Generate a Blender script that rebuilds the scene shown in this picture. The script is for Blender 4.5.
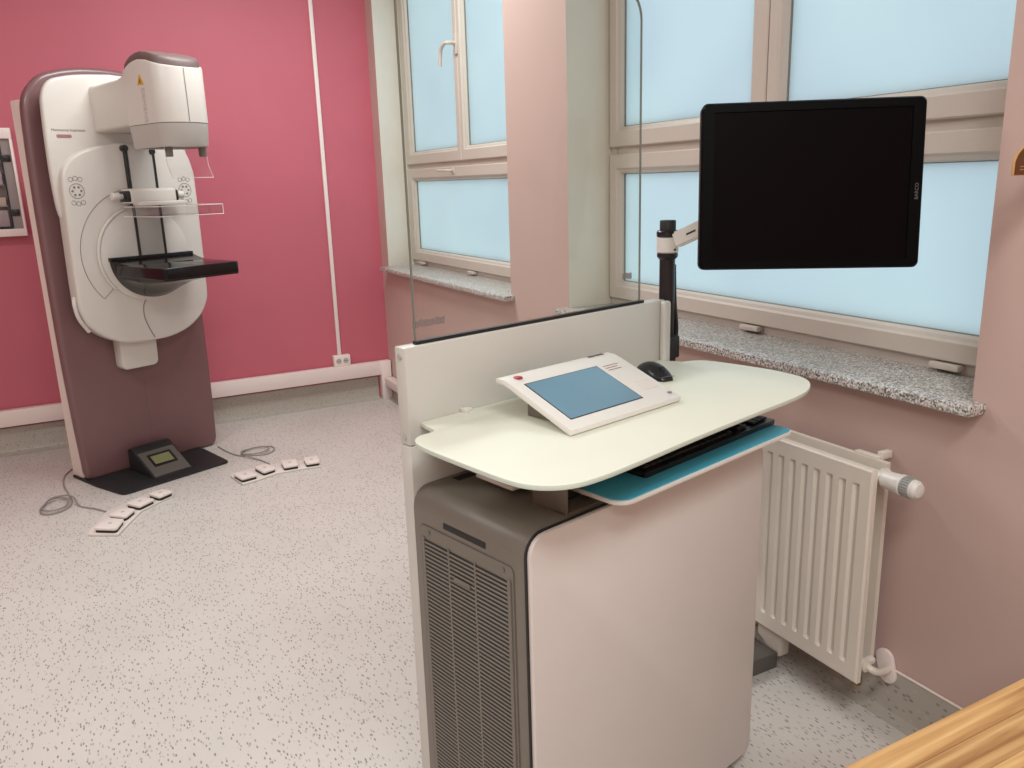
import bpy, bmesh, math, random
from mathutils import Matrix, Vector
random.seed(7)
for o in list(bpy.data.objects): bpy.data.objects.remove(o)
S = bpy.context.scene
COL = S.collection
PI = math.pi
R = math.radians

# ------------------------------------------------------------------ camera
cd = bpy.data.cameras.new('camera'); cam = bpy.data.objects.new('camera', cd); COL.objects.link(cam)
cd.sensor_width = 36; cd.sensor_fit = 'HORIZONTAL'; cd.lens = 811.69 / 1024 * 36; cd.clip_start = 0.02
pit, rol, yaw = R(14.0756), R(-1.7579), R(27.357)
fw = Vector((math.sin(yaw)*math.cos(pit), math.cos(yaw)*math.cos(pit), -math.sin(pit)))
rt = Vector((math.cos(yaw), -math.sin(yaw), 0)); up = rt.cross(fw)
r2 = math.cos(rol)*rt + math.sin(rol)*up; u2 = -math.sin(rol)*rt + math.cos(rol)*up
M = Matrix((r2, u2, -fw)).transposed().to_4x4(); M.translation = Vector((0, 0, 1.45))
cam.matrix_world = M
S.camera = cam

# ------------------------------------------------------------------ world, lamps, exposure
S.view_settings.view_transform = 'Standard'; S.view_settings.look = 'None'
S.view_settings.exposure = 0.0; S.view_settings.gamma = 1.0; S.view_settings.use_curve_mapping = False
w = bpy.data.worlds.new('overcast_sky'); S.world = w; w.use_nodes = True
bg = w.node_tree.nodes['Background']; bg.inputs[0].default_value = (0.80, 0.93, 1.0, 1); bg.inputs[1].default_value = 1.1

def area(name, loc, sx, sy, power, col):
    l = bpy.data.lights.new(name, 'AREA'); l.shape = 'RECTANGLE'; l.size = sx; l.size_y = sy; l.energy = power; l.color = col
    o = bpy.data.objects.new(name, l); o.location = loc; COL.objects.link(o); return o
for lx, ly, pw in ((0.95, 3.75, 46), (-1.3, 2.6, 36), (0.45, -0.3, 44), (-1.0, -1.3, 42)): area('ceiling_lamp', (lx, ly, 2.97), 1.2, 0.6, pw, (0.93, 1.0, 1.0))

# ------------------------------------------------------------------ materials
def mat(name, col, rough=0.5, metal=0.0, vary=0.03, scale=9.0, bump=0.0, bscale=250.0, coat=0.0, spec=0.5):
    m = bpy.data.materials.new(name); m.use_nodes = True
    nt = m.node_tree; b = nt.nodes['Principled BSDF']
    b.inputs['Roughness'].default_value = rough; b.inputs['Metallic'].default_value = metal
    b.inputs['Coat Weight'].default_value = coat; b.inputs['Specular IOR Level'].default_value = spec
    tc = nt.nodes.new('ShaderNodeTexCoord'); nz = nt.nodes.new('ShaderNodeTexNoise')
    nz.inputs['Scale'].default_value = scale; nz.inputs['Detail'].default_value = 4
    nt.links.new(tc.outputs['Object'], nz.inputs['Vector'])
    rp = nt.nodes.new('ShaderNodeValToRGB')
    rp.color_ramp.elements[0].position = 0.3; rp.color_ramp.elements[1].position = 0.7
    rp.color_ramp.elements[0].color = (*[c*(1-vary) for c in col], 1)
    rp.color_ramp.elements[1].color = (*[min(1, c*(1+vary)) for c in col], 1)
    nt.links.new(nz.outputs['Fac'], rp.inputs['Fac']); nt.links.new(rp.outputs['Color'], b.inputs['Base Color'])
    if bump:
        n2 = nt.nodes.new('ShaderNodeTexNoise'); n2.inputs['Scale'].default_value = bscale; n2.inputs['Detail'].default_value = 3
        nt.links.new(tc.outputs['Object'], n2.inputs['Vector'])
        bp = nt.nodes.new('ShaderNodeBump'); bp.inputs['Strength'].default_value = bump; bp.inputs['Distance'].default_value = 0.002
        nt.links.new(n2.outputs['Fac'], bp.inputs['Height']); nt.links.new(bp.outputs['Normal'], b.inputs['Normal'])
    return m

def srgb(r, g, b):
    f = lambda c: c/12.92 if c <= 0.04045 else ((c+0.055)/1.055)**2.4
    return tuple(f(c/255) for c in (r, g, b))

def vinyl(name, base=srgb(205, 197, 190)):
    m = mat(name, base, 0.38, vary=0.03, scale=3)
    nt = m.node_tree; b = nt.nodes['Principled BSDF']; tc = nt.nodes['Texture Coordinate']
    prev = nt.nodes['Color Ramp'].outputs['Color']
    geo = nt.nodes.new('ShaderNodeNewGeometry')
    for i, (ang, sc, thr, col) in enumerate(((0.6, 112, 0.72, srgb(132, 124, 119)), (-0.9, 104, 0.72, srgb(152, 144, 138)), (1.9, 100, 0.60, srgb(180, 171, 164)), (-2.3, 118, 0.74, srgb(140, 132, 126)))):
        mp = nt.nodes.new('ShaderNodeMapping'); mp.inputs['Rotation'].default_value = (ang*0.6, ang*0.4, ang); mp.inputs['Scale'].default_value = (1, 0.36, 0.6)
        mp.inputs['Location'].default_value = (i*3.1, i*1.7, i*0.37)
        nt.links.new(geo.outputs['Position'], mp.inputs['Vector'])
        v = nt.nodes.new('ShaderNodeTexVoronoi'); v.inputs['Scale'].default_value = sc
        nt.links.new(mp.outputs['Vector'], v.inputs['Vector'])
        sep = nt.nodes.new('ShaderNodeSeparateColor'); nt.links.new(v.outputs['Color'], sep.inputs['Color'])
        g1 = nt.nodes.new('ShaderNodeMath'); g1.operation = 'GREATER_THAN'; g1.inputs[1].default_value = thr; nt.links.new(sep.outputs['Red'], g1.inputs[0])
        dm = nt.nodes.new('ShaderNodeMapRange'); dm.inputs[1].default_value = 0.20; dm.inputs[2].default_value = 0.30; dm.inputs[3].default_value = 1; dm.inputs[4].default_value = 0
        nt.links.new(v.outputs['Distance'], dm.inputs[0])
        mu = nt.nodes.new('ShaderNodeMath'); mu.operation = 'MULTIPLY'; nt.links.new(g1.outputs[0], mu.inputs[0]); nt.links.new(dm.outputs[0], mu.inputs[1])
        mx = nt.nodes.new('ShaderNodeMix'); mx.data_type = 'RGBA'; nt.links.new(mu.outputs[0], mx.inputs[0]); nt.links.new(prev, mx.inputs[6]); mx.inputs[7].default_value = (*col, 1)
        prev = mx.outputs[2]
    nt.links.new(prev, b.inputs['Base Color'])
    return m

def granite():
    m = mat('granite', (0.3, 0.3, 0.3), 0.35)
    nt = m.node_tree; b = nt.nodes['Principled BSDF']; tc = nt.nodes['Texture Coordinate']
    v = nt.nodes.new('ShaderNodeTexVoronoi'); v.inputs['Scale'].default_value = 230
    nt.links.new(tc.outputs['Object'], v.inputs['Vector'])
    sep = nt.nodes.new('ShaderNodeSeparateColor'); nt.links.new(v.outputs['Color'], sep.inputs['Color'])
    rp = nt.nodes.new('ShaderNodeValToRGB'); cr = rp.color_ramp; cr.interpolation = 'LINEAR'
    cr.elements[0].position = 0.0; cr.elements[0].color = (*srgb(84, 77, 72), 1)
    cr.elements[1].position = 1.0; cr.elements[1].color = (*srgb(230, 224, 218), 1)
    e = cr.elements.new(0.3); e.color = (*srgb(150, 143, 138), 1); e = cr.elements.new(0.65); e.color = (*srgb(196, 189, 183), 1)
    nt.links.new(sep.outputs['Red'], rp.inputs['Fac']); nt.links.new(rp.outputs['Color'], b.inputs['Base Color'])
    return m

def oak():
    m = mat('oak', (0.5, 0.3, 0.1), 0.45)
    nt = m.node_tree; b = nt.nodes['Principled BSDF']; tc = nt.nodes['Texture Coordinate']
    mp = nt.nodes.new('ShaderNodeMapping'); mp.inputs['Scale'].default_value = (1.6, 34, 8); mp.inputs['Rotation'].default_value = (0, 0, R(-4)); nt.links.new(tc.outputs['Object'], mp.inputs['Vector'])
    nz = nt.nodes.new('ShaderNodeTexNoise'); nz.inputs['Scale'].default_value = 2.2; nz.inputs['Detail'].default_value = 7; nz.inputs['Distortion'].default_value = 0.5
    nt.links.new(mp.outputs['Vector'], nz.inputs['Vector'])
    rp = nt.nodes.new('ShaderNodeValToRGB'); cr = rp.color_ramp
    cr.elements[0].position = 0.32; cr.elements[0].color = (*srgb(158, 112, 66), 1)
    cr.elements[1].position = 0.66; cr.elements[1].color = (*srgb(214, 174, 120), 1)
    e = cr.elements.new(0.5); e.color = (*srgb(196, 150, 96), 1)
    nt.links.new(nz.outputs['Fac'], rp.inputs['Fac'])
    # every stave has its own tone and its own stretch of grain
    oi = nt.nodes.new('ShaderNodeObjectInfo')
    sc_ = nt.nodes.new('ShaderNodeVectorMath'); sc_.operation = 'MULTIPLY_ADD'; sc_.inputs[1].default_value = (0, 0, 0)
    cmb = nt.nodes.new('ShaderNodeCombineXYZ'); ml = nt.nodes.new('ShaderNodeMath'); ml.operation = 'MULTIPLY'; ml.inputs[1].default_value = 23.0
    nt.links.new(oi.outputs['Random'], ml.inputs[0]); nt.links.new(ml.outputs[0], cmb.inputs[0]); nt.links.new(ml.outputs[0], cmb.inputs[2])
    ad = nt.nodes.new('ShaderNodeVectorMath'); ad.operation = 'ADD'; nt.links.new(tc.outputs['Object'], ad.inputs[0]); nt.links.new(cmb.outputs[0], ad.inputs[1]); nt.links.new(ad.outputs[0], mp.inputs['Vector'])
    nt.nodes.remove(sc_)
    r3 = nt.nodes.new('ShaderNodeMapRange'); r3.inputs[3].default_value = 0.80; r3.inputs[4].default_value = 1.10; nt.links.new(oi.outputs['Random'], r3.inputs[0])
    mx = nt.nodes.new('ShaderNodeMix'); mx.data_type = 'RGBA'; mx.blend_type = 'MULTIPLY'; mx.inputs[0].default_value = 1
    nt.links.new(rp.outputs['Color'], mx.inputs[6]); nt.links.new(r3.outputs[0], mx.inputs[7])
    nt.links.new(mx.outputs[2], b.inputs['Base Color'])
    return m

def glass(name, col=(1, 1, 1), refl=0.06, rough=0.0):
    # thin sheet: mostly clear, a little mirror reflection growing towards grazing
    m = bpy.data.materials.new(name); m.use_nodes = True; nt = m.node_tree; nt.nodes.clear()
    o = nt.nodes.new('ShaderNodeOutputMaterial'); t = nt.nodes.new('ShaderNodeBsdfTransparent'); g = nt.nodes.new('ShaderNodeBsdfGlossy')
    t.inputs[0].default_value = (*col, 1); g.inputs['Roughness'].default_value = rough
    lw = nt.nodes.new('ShaderNodeLayerWeight'); lw.inputs[0].default_value = 0.5
    pw_ = nt.nodes.new('ShaderNodeMath'); pw_.operation = 'POWER'; pw_.inputs[1].default_value = 4.5; nt.links.new(lw.outputs['Facing'], pw_.inputs[0])
    ma = nt.nodes.new('ShaderNodeMath'); ma.operation = 'MULTIPLY_ADD'; ma.inputs[1].default_value = 0.7; ma.inputs[2].default_value = 0.022; nt.links.new(pw_.outputs[0], ma.inputs[0])
    mx = nt.nodes.new('ShaderNodeMixShader'); nt.links.new(ma.outputs[0], mx.inputs[0]); nt.links.new(t.outputs[0], mx.inputs[1]); nt.links.new(g.outputs[0], mx.inputs[2])
    nt.links.new(mx.outputs[0], o.inputs[0]); return m

def frosted():
    m = bpy.data.materials.new('frosted_glass'); m.use_nodes = True; nt = m.node_tree; nt.nodes.clear()
    o = nt.nodes.new('ShaderNodeOutputMaterial'); t = nt.nodes.new('ShaderNodeBsdfTranslucent'); d = nt.nodes.new('ShaderNodeBsdfDiffuse'); g = nt.nodes.new('ShaderNodeBsdfGlossy')
    tc = nt.nodes.new('ShaderNodeTexCoord'); nz = nt.nodes.new('ShaderNodeTexNoise'); nz.inputs['Scale'].default_value = 1.3; nz.inputs['Detail'].default_value = 2
    nt.links.new(tc.outputs['Object'], nz.inputs['Vector'])
    rp = nt.nodes.new('ShaderNodeValToRGB'); rp.color_ramp.elements[0].position = 0.35; rp.color_ramp.elements[1].position = 0.65
    rp.color_ramp.elements[0].color = (0.80, 0.87, 0.90, 1); rp.color_ramp.elements[1].color = (0.87, 0.95, 0.95, 1)
    nt.links.new(nz.outputs['Fac'], rp.inputs['Fac']); nt.links.new(rp.outputs['Color'], t.inputs[0])
    d.inputs[0].default_value = (0.7, 0.8, 0.82, 1); g.inputs['Roughness'].default_value = 0.35
    m1 = nt.nodes.new('ShaderNodeMixShader'); m1.inputs[0].default_value = 0.12
    m2 = nt.nodes.new('ShaderNodeMixShader'); m2.inputs[0].default_value = 0.04
    nt.links.new(t.outputs[0], m1.inputs[1]); nt.links.new(d.outputs[0], m1.inputs[2]); nt.links.new(m1.outputs[0], m2.inputs[1]); nt.links.new(g.outputs[0], m2.inputs[2])
    nt.links.new(m2.outputs[0], o.inputs[0]); return m

def screen_mat(name, col, strength):
    m = mat(name, col, 0.18, vary=0.06, scale=6); b = m.node_tree.nodes['Principled BSDF']
    m.node_tree.links.new(m.node_tree.nodes['Color Ramp'].outputs['Color'], b.inputs['Emission Color']); b.inputs['Emission Strength'].default_value = strength
    return m

MT = dict(
    pinkwall=mat('magenta_wall_paint', srgb(194, 98, 113), 0.55, vary=0.025, scale=2.5, bump=0.15, bscale=90),
    rosewall=mat('dusty_pink_wall_paint', srgb(197, 168, 159), 0.55, vary=0.02, scale=2.5, bump=0.15, bscale=90),
    reveal=mat('cream_reveal_paint', srgb(226, 218, 203), 0.6, vary=0.02),
    ceil=mat('white_ceiling_paint', srgb(236, 232, 226), 0.7),
    floor=vinyl('speckled_vinyl'), cove=vinyl('grey_cove_vinyl', srgb(176, 167, 156)), granite=granite(), oak=oak(),
    upvc=mat('window_plastic', srgb(200, 188, 177), 0.35, vary=0.012),
    trunk=mat('trunking_plastic', srgb(238, 222, 216), 0.4, vary=0.012),
    gasket=mat('black_rubber', (0.012, 0.012, 0.013), 0.6), glazing=mat('grey_glazing_seal', srgb(128, 124, 118), 0.6),
    frosted=frosted(),
    white=mat('white_enamel', srgb(226, 221, 214), 0.35, vary=0.012),
    panel=mat('warm_white_sheet', srgb(218, 208, 201), 0.42, vary=0.012),
    divider=mat('white_divider_lacquer', srgb(203, 199, 191), 0.42, vary=0.012),
    taupe=mat('taupe_metal', srgb(118, 110, 100), 0.42, vary=0.02, bump=0.05),
    taupedark=mat('dark_taupe', srgb(96, 90, 84), 0.5),
    black=mat('black_plastic', (0.010, 0.010, 0.011), 0.32),
    softblack=mat('matt_black_plastic', (0.014, 0.014, 0.015), 0.55),
    dark=mat('dark_slot', (0.02, 0.02, 0.02), 0.7),
    desk=mat('white_glass_top', srgb(226, 225, 209), 0.5, vary=0.01, spec=0.3),
    deskedge=mat('greenish_glass_edge', srgb(205, 214, 200), 0.2),
    blue=mat('blue_mat', srgb(78, 178, 204), 0.5, vary=0.03),
    gsheet=glass('clear_glass', (0.97, 0.985, 0.975)),
    gedge=mat('glass_edge_green', srgb(118, 122, 112), 0.2),
    acryl=glass('clear_acrylic', (0.975, 0.975, 0.975)),
    acryledge=mat('acrylic_edge', srgb(228, 216, 214), 0.15),
    purple=mat('aubergine_lacquer', srgb(118, 84, 85), 0.35, vary=0.02, coat=0.15),
    capbrown=mat('mauve_grey_cap', srgb(100, 80, 77), 0.5, vary=0.02),
    mwhite=mat('machine_white', srgb(208, 199, 191), 0.38, vary=0.012),
    mgrey=mat('machine_pale_grey', srgb(182, 175, 168), 0.4, vary=0.012),
    mside=mat('machine_side_white', srgb(236, 220, 210), 0.45, vary=0.012),
    gloss=mat('gloss_black', (0.009, 0.006, 0.006), 0.14, spec=0.28),
    lcd=mat('lcd_olive', srgb(132, 134, 92), 0.3),
    ink=mat('grey_print', srgb(128, 116, 112), 0.6),
    darkink=mat('dark_print', srgb(84, 78, 76), 0.6),
    silver=mat('silver_print', srgb(92, 90, 88), 0.4),
    red=mat('red_button', srgb(176, 44, 62), 0.4),
    rosepill=mat('rose_badge', srgb(160, 112, 108), 0.4),
    yellow=mat('warning_yellow', srgb(208, 150, 24), 0.5),
    tscreen=screen_mat('touch_screen_reflection', srgb(104, 136, 154), 0.06),  # switched-off screen: window reflection painted as blue colour with a faint glow
    mscreen=mat('dark_display', (0.0035, 0.0025, 0.0025), 0.3, spec=0.04), mbezel=mat('monitor_black', (0.002, 0.002, 0.0022), 0.4, spec=0.06),
    rad=mat('radiator_enamel', srgb(226, 215, 202), 0.35, vary=0.012),
    knurl=mat('grey_knurl', srgb(160, 160, 156), 0.5),
    brass=mat('brass', srgb(150, 110, 60), 0.35, metal=0.8),
    amber=mat('amber_wood_backlit', srgb(92, 52, 12), 0.4, vary=0.2, scale=22),  # backlit face: its shade is put into this darker brown
    amberedge=mat('pale_wood_edge', srgb(196, 146, 92), 0.5),
    steel=mat('dull_steel', srgb(142, 132, 130), 0.4, metal=0.4),
    shelfbeige=mat('beige_box', srgb(188, 170, 150), 0.6), shelflilac=mat('lilac_box', srgb(170, 152, 156), 0.6),
    cabin=mat('cabinet_inside', srgb(120, 106, 104), 0.6),
    cable=mat('grey_cable', srgb(150, 140, 136), 0.5),
    pedal=mat('pedal_plastic', srgb(228, 214, 206), 0.4), pedalbase=mat('pedal_base', srgb(222, 210, 202), 0.45),
)

# ------------------------------------------------------------------ helpers
def finish(name, bm, m, parent=None, smooth=30, mats=None):
    me = bpy.data.meshes.new(name)
    bmesh.ops.recalc_face_normals(bm, faces=bm.faces)
    bm.to_mesh(me); bm.free()
    for x in (mats or [m]): me.materials.append(MT[x])
    if smooth:
        me.polygons.foreach_set('use_smooth', [True]*len(me.polygons)); me.set_sharp_from_angle(angle=R(smooth))
    o = bpy.data.objects.new(name, me); COL.objects.link(o)
    if parent: o.parent = parent
    return o
def thing(name, label, cat, loc=(0, 0, 0), rz=0, group=None):
    o = bpy.data.objects.new(name, None); COL.objects.link(o); o.location = loc; o.rotation_euler = (0, 0, rz); o.empty_display_size = 0.05
    o['label'] = label; o['category'] = cat
    if group: o['group'] = group
    return o
def tag(o, label, cat, group=None):
    o['label'] = label; o['category'] = cat
    if group: o['group'] = group
    return o
def struct(o): o['kind'] = 'structure'; return o
def BM(): return bmesh.new()
def merge(bm, b2):
    me = bpy.data.meshes.new('tmp'); b2.to_mesh(me); b2.free(); bm.from_mesh(me); bpy.data.meshes.remove(me)
def box(bm, x0, x1, y0, y1, z0, z1, bev=0.0, seg=2):
    b = BM(); bmesh.ops.create_cube(b, size=1)
    for v in b.verts: v.co = Vector(((x0+x1)/2 + v.co.x*(x1-x0), (y0+y1)/2 + v.co.y*(y1-y0), (z0+z1)/2 + v.co.z*(z1-z0)))
    if bev: bmesh.ops.bevel(b, geom=b.edges[:], offset=bev, segments=seg, affect='EDGES', profile=0.5)
    merge(bm, b); return bm
def B(*a, **k): return box(BM(), *a, **k)
def P3(axis, p, t):
    return (t, p[0], p[1]) if axis == 'x' else (p[0], t, p[1]) if axis == 'y' else (p[0], p[1], t)
def prism(bm, pts, axis, a, b_, bev=0.0, seg=2):
    b = BM(); n = len(pts)
    v0 = [b.verts.new(P3(axis, p, a)) for p in pts]; v1 = [b.verts.new(P3(axis, p, b_)) for p in pts]
    f0 = b.faces.new(v0); f1 = b.faces.new(v1)
    for i in range(n): b.faces.new((v0[i], v0[(i+1) % n], v1[(i+1) % n], v1[i]))
    if bev:
        es = set(f0.edges) | set(f1.edges)
        bmesh.ops.recalc_face_normals(b, faces=b.faces)
        bmesh.ops.bevel(b, geom=list(es), offset=bev, segments=seg, affect='EDGES', profile=0.5)
    merge(bm, b); return bm
def rpoly(pts, n=6):
    """pts: (x, y, radius) corners -> rounded outline"""
    out = []; N = len(pts)
    for i in range(N):
        p = Vector(pts[i][:2]); r = pts[i][2]
        if r <= 0: out.append(tuple(p)); continue
        a = (Vector(pts[i-1][:2])-p).normalized(); c = (Vector(pts[(i+1) % N][:2])-p).normalized()
        ang = a.angle(c); d = r/math.tan(ang/2); ctr = p+(a+c).normalized()*(r/math.sin(ang/2))
        s = p+a*d-ctr; e = p+c*d-ctr
        for k in range(n+1):
            t = k/n; v = (s*(1-t)+e*t)
            # slerp on the arc
            om = s.angle(e); q = (s*math.sin((1-t)*om)+e*math.sin(t*om))/math.sin(om) if om > 1e-4 else v
            out.append(tuple(ctr+q))
    return out
def rrect(x0, x1, y0, y1, r, n=6): return rpoly([(x0, y0, r), (x1, y0, r), (x1, y1, r), (x0, y1, r)], n)
def smoothcurve(pts, closed=False, sub=6):
    P = [Vector(p) for p in pts]; n = len(P); out = []
    for i in range(n if closed else n-1):
        g = (lambda k: P[k % n]) if closed else (lambda k: P[max(0, min(n-1, k))])
        p0, p1, p2, p3 = g(i-1), g(i), g(i+1), g(i+2)
        for s in range(sub):
            t = s/sub
            out.append(0.5*((2*p1)+(p2-p0)*t+(2*p0-5*p1+4*p2-p3)*t*t+(3*p1-p0-3*p2+p3)*t**3))
    if not closed: out.append(P[-1])
    return out
def tube(bm, pts, r, n=8, closed=False, caps=True):
    P = [Vector(p) for p in pts]; N = len(P); rings = []
    rad = r if isinstance(r, (list, tuple)) else [r]*N
    prev = None
    for i in range(N):
        t = (P[(i+1) % N]-P[i-1]) if closed else (P[min(N-1, i+1)]-P[max(0, i-1)])
        t.normalize()
        if prev is None: s = t.orthogonal().normalized()
        else: s = (prev-t*prev.dot(t)).normalized()
        prev = s; q = t.cross(s)
        rings.append([bm.verts.new(P[i]+rad[i]*(math.cos(2*PI*k/n)*s+math.sin(2*PI*k/n)*q)) for k in range(n)])
    for i in range(N if closed else N-1):
        a, b = rings[i], rings[(i+1) % N]
        for k in range(n): bm.faces.new((a[k], a[(k+1) % n], b[(k+1) % n], b[k]))
    if caps and not closed: bm.faces.new(rings[0]); bm.faces.new(rings[-1])
    return bm
def lathe(bm, prof, axis='z', c=(0, 0, 0), n=24):
    """prof: (radius, t) along axis through c"""
    rings = []
    for r, t in prof:
        ring = []
        for k in range(n):
            a = 2*PI*k/n; x, y = r*math.cos(a), r*math.sin(a)
            p = (x, y, t) if axis == 'z' else (x, t, y) if axis == 'y' else (t, x, y)
            ring.append(bm.verts.new((p[0]+c[0], p[1]+c[1], p[2]+c[2])))
        rings.append(ring)
    for a, b in zip(rings, rings[1:]):
        for k in range(n): bm.faces.new((a[k], a[(k+1) % n], b[(k+1) % n], b[k]))
    bm.faces.new(rings[0]); bm.faces.new(rings[-1]); return bm
def loft(bm, secs, caps=True):
    rings = [[bm.verts.new(p) for p in s] for s in secs]; n = len(secs[0])
    for a, b in zip(rings, rings[1:]):
        for k in range(n): bm.faces.new((a[k], a[(k+1) % n], b[(k+1) % n], b[k]))
    if caps: bm.faces.new(rings[0]); bm.faces.new(rings[-1])
    return bm
def ring_frame(bm, secs):
    """rectangular sections (y0,y1,z0,z1,x) lofted and closed: a mitred frame"""
    rings = [[bm.verts.new((x, y0, z0)), bm.verts.new((x, y1, z0)), bm.verts.new((x, y1, z1)), bm.verts.new((x, y0, z1))] for y0, y1, z0, z1, x in secs]
    N = len(rings)
    for i in range(N):
        a, b = rings[i], rings[(i+1) % N]
        for k in range(4): bm.faces.new((a[k], a[(k+1) % 4], b[(k+1) % 4], b[k]))
    return bm
def text(name, body, size, m, parent, M4, extrude=0.0004, label=None):
    c = bpy.data.curves.new(name, 'FONT'); c.body = body; c.size = size; c.extrude = extrude; c.align_x = 'CENTER'; c.align_y = 'CENTER'
    o = bpy.data.objects.new(name, c); COL.objects.link(o)
    me = bpy.data.meshes.new_from_object(o.evaluated_get(bpy.context.evaluated_depsgraph_get()))
    bpy.data.objects.remove(o); me.materials.clear(); me.materials.append(MT[m]); me.transform(M4)
    o = bpy.data.objects.new(name, me); COL.objects.link(o); o.parent = parent
    if label: o['label'] = label
    return o
def frame_m(origin, xdir, ydir):
    x = Vector(xdir).normalized(); y = Vector(ydir).normalized(); z = x.cross(y)
    m = Matrix((x, y, z)).transposed().to_4x4(); m.translation = Vector(origin); return m

# ------------------------------------------------------------------ room shell
XR, YB, XL, YF, ZC = 1.79, 5.32, -2.6, -2.0, 3.0
struct(finish('floor', B(XL-.1, XR+.1, YF-.1, YB+.1, -0.1, 0), 'floor', smooth=0))
struct(finish('ceiling', B(XL-.1, 2.15, YF-.1, YB+.1, ZC, ZC+.1), 'ceil', smooth=0))
struct(finish('wall_back', B(XL, 2.15, YB, YB+.1, 0, ZC), 'pinkwall', smooth=0))
struct(finish('wall_left', B(XL-.1, XL, YF, YB, 0, ZC), 'rosewall', smooth=0))
struct(finish('wall_front', B(XL, XR, YF-.1, YF, 0, ZC), 'rosewall', smooth=0))
WIN = [(1.125, 2.91), (3.44, 5.19)]          # openings in the window wall
ZS, ZH = 0.92, 2.78
bm = BM()
box(bm, XR, 2.1, YF, YB, 0, ZS-.025); box(bm, XR, 2.1, YF, YB, ZH, ZC)
for a, b in ((YF, WIN[0][0]), (WIN[0][1], WIN[1][0])): box(bm, XR, 2.1, a, b, ZS-.025, ZH)
prism(bm, [(XR, WIN[1][1]), (1.985, 5.270), (2.1, 5.275), (2.1, YB), (XR, YB)], 'z', ZS-.025, ZH)
bmesh.ops.recalc_face_normals(bm, faces=bm.faces)
for f in bm.faces:
    c = f.calc_center_median(); n = f.normal
    if (abs(n.y) > .85 and ZS-.03 < c.z < ZH and YF+.1 < c.y < YB-.02) or (abs(n.z) > .9 and abs(c.z-ZH) < .01): f.material_index = 1
struct(finish('wall_right', bm, None, smooth=0, mats=['rosewall', 'reveal']))

# vinyl cove rising from the floor, with a caulk seam on its top edge
cove = [(0, 0), (.045, 0), (.03, .004), (.014, .016), (.006, .035), (.005, .15), (0, .15)]
bm = BM(); prism(bm, [(YB-a, b*1.04) for a, b in cove], 'x', XL, 1.70)
struct(finish('baseboard_back', bm, 'cove'))
bm = BM(); prism(bm, [(XR-a, b*.885) for a, b in cove], 'y', YF, 5.25)
br = struct(finish('baseboard_right', bm, 'cove'))
finish('sealant_bead', tube(BM(), [(XR-.004, YF, .135), (XR-.004, 5.25, .135)], .0035, 6), 'trunk', br)

# cable trunking
bm = BM(); box(bm, XL, 1.72, 5.262, 5.312, .175, .268, .003)
t1 = struct(finish('trim_1', bm, 'trunk'))
bm = BM(); box(bm, 1.712, 1.782, 5.256, 5.312, .0, .2685, .003); finish('corner_piece', bm, 'trunk', t1)
t2 = struct(finish('trim_2', B(1.725, 1.784, 2.95, 5.237, .100, .158, .003), 'trunk'))

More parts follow.
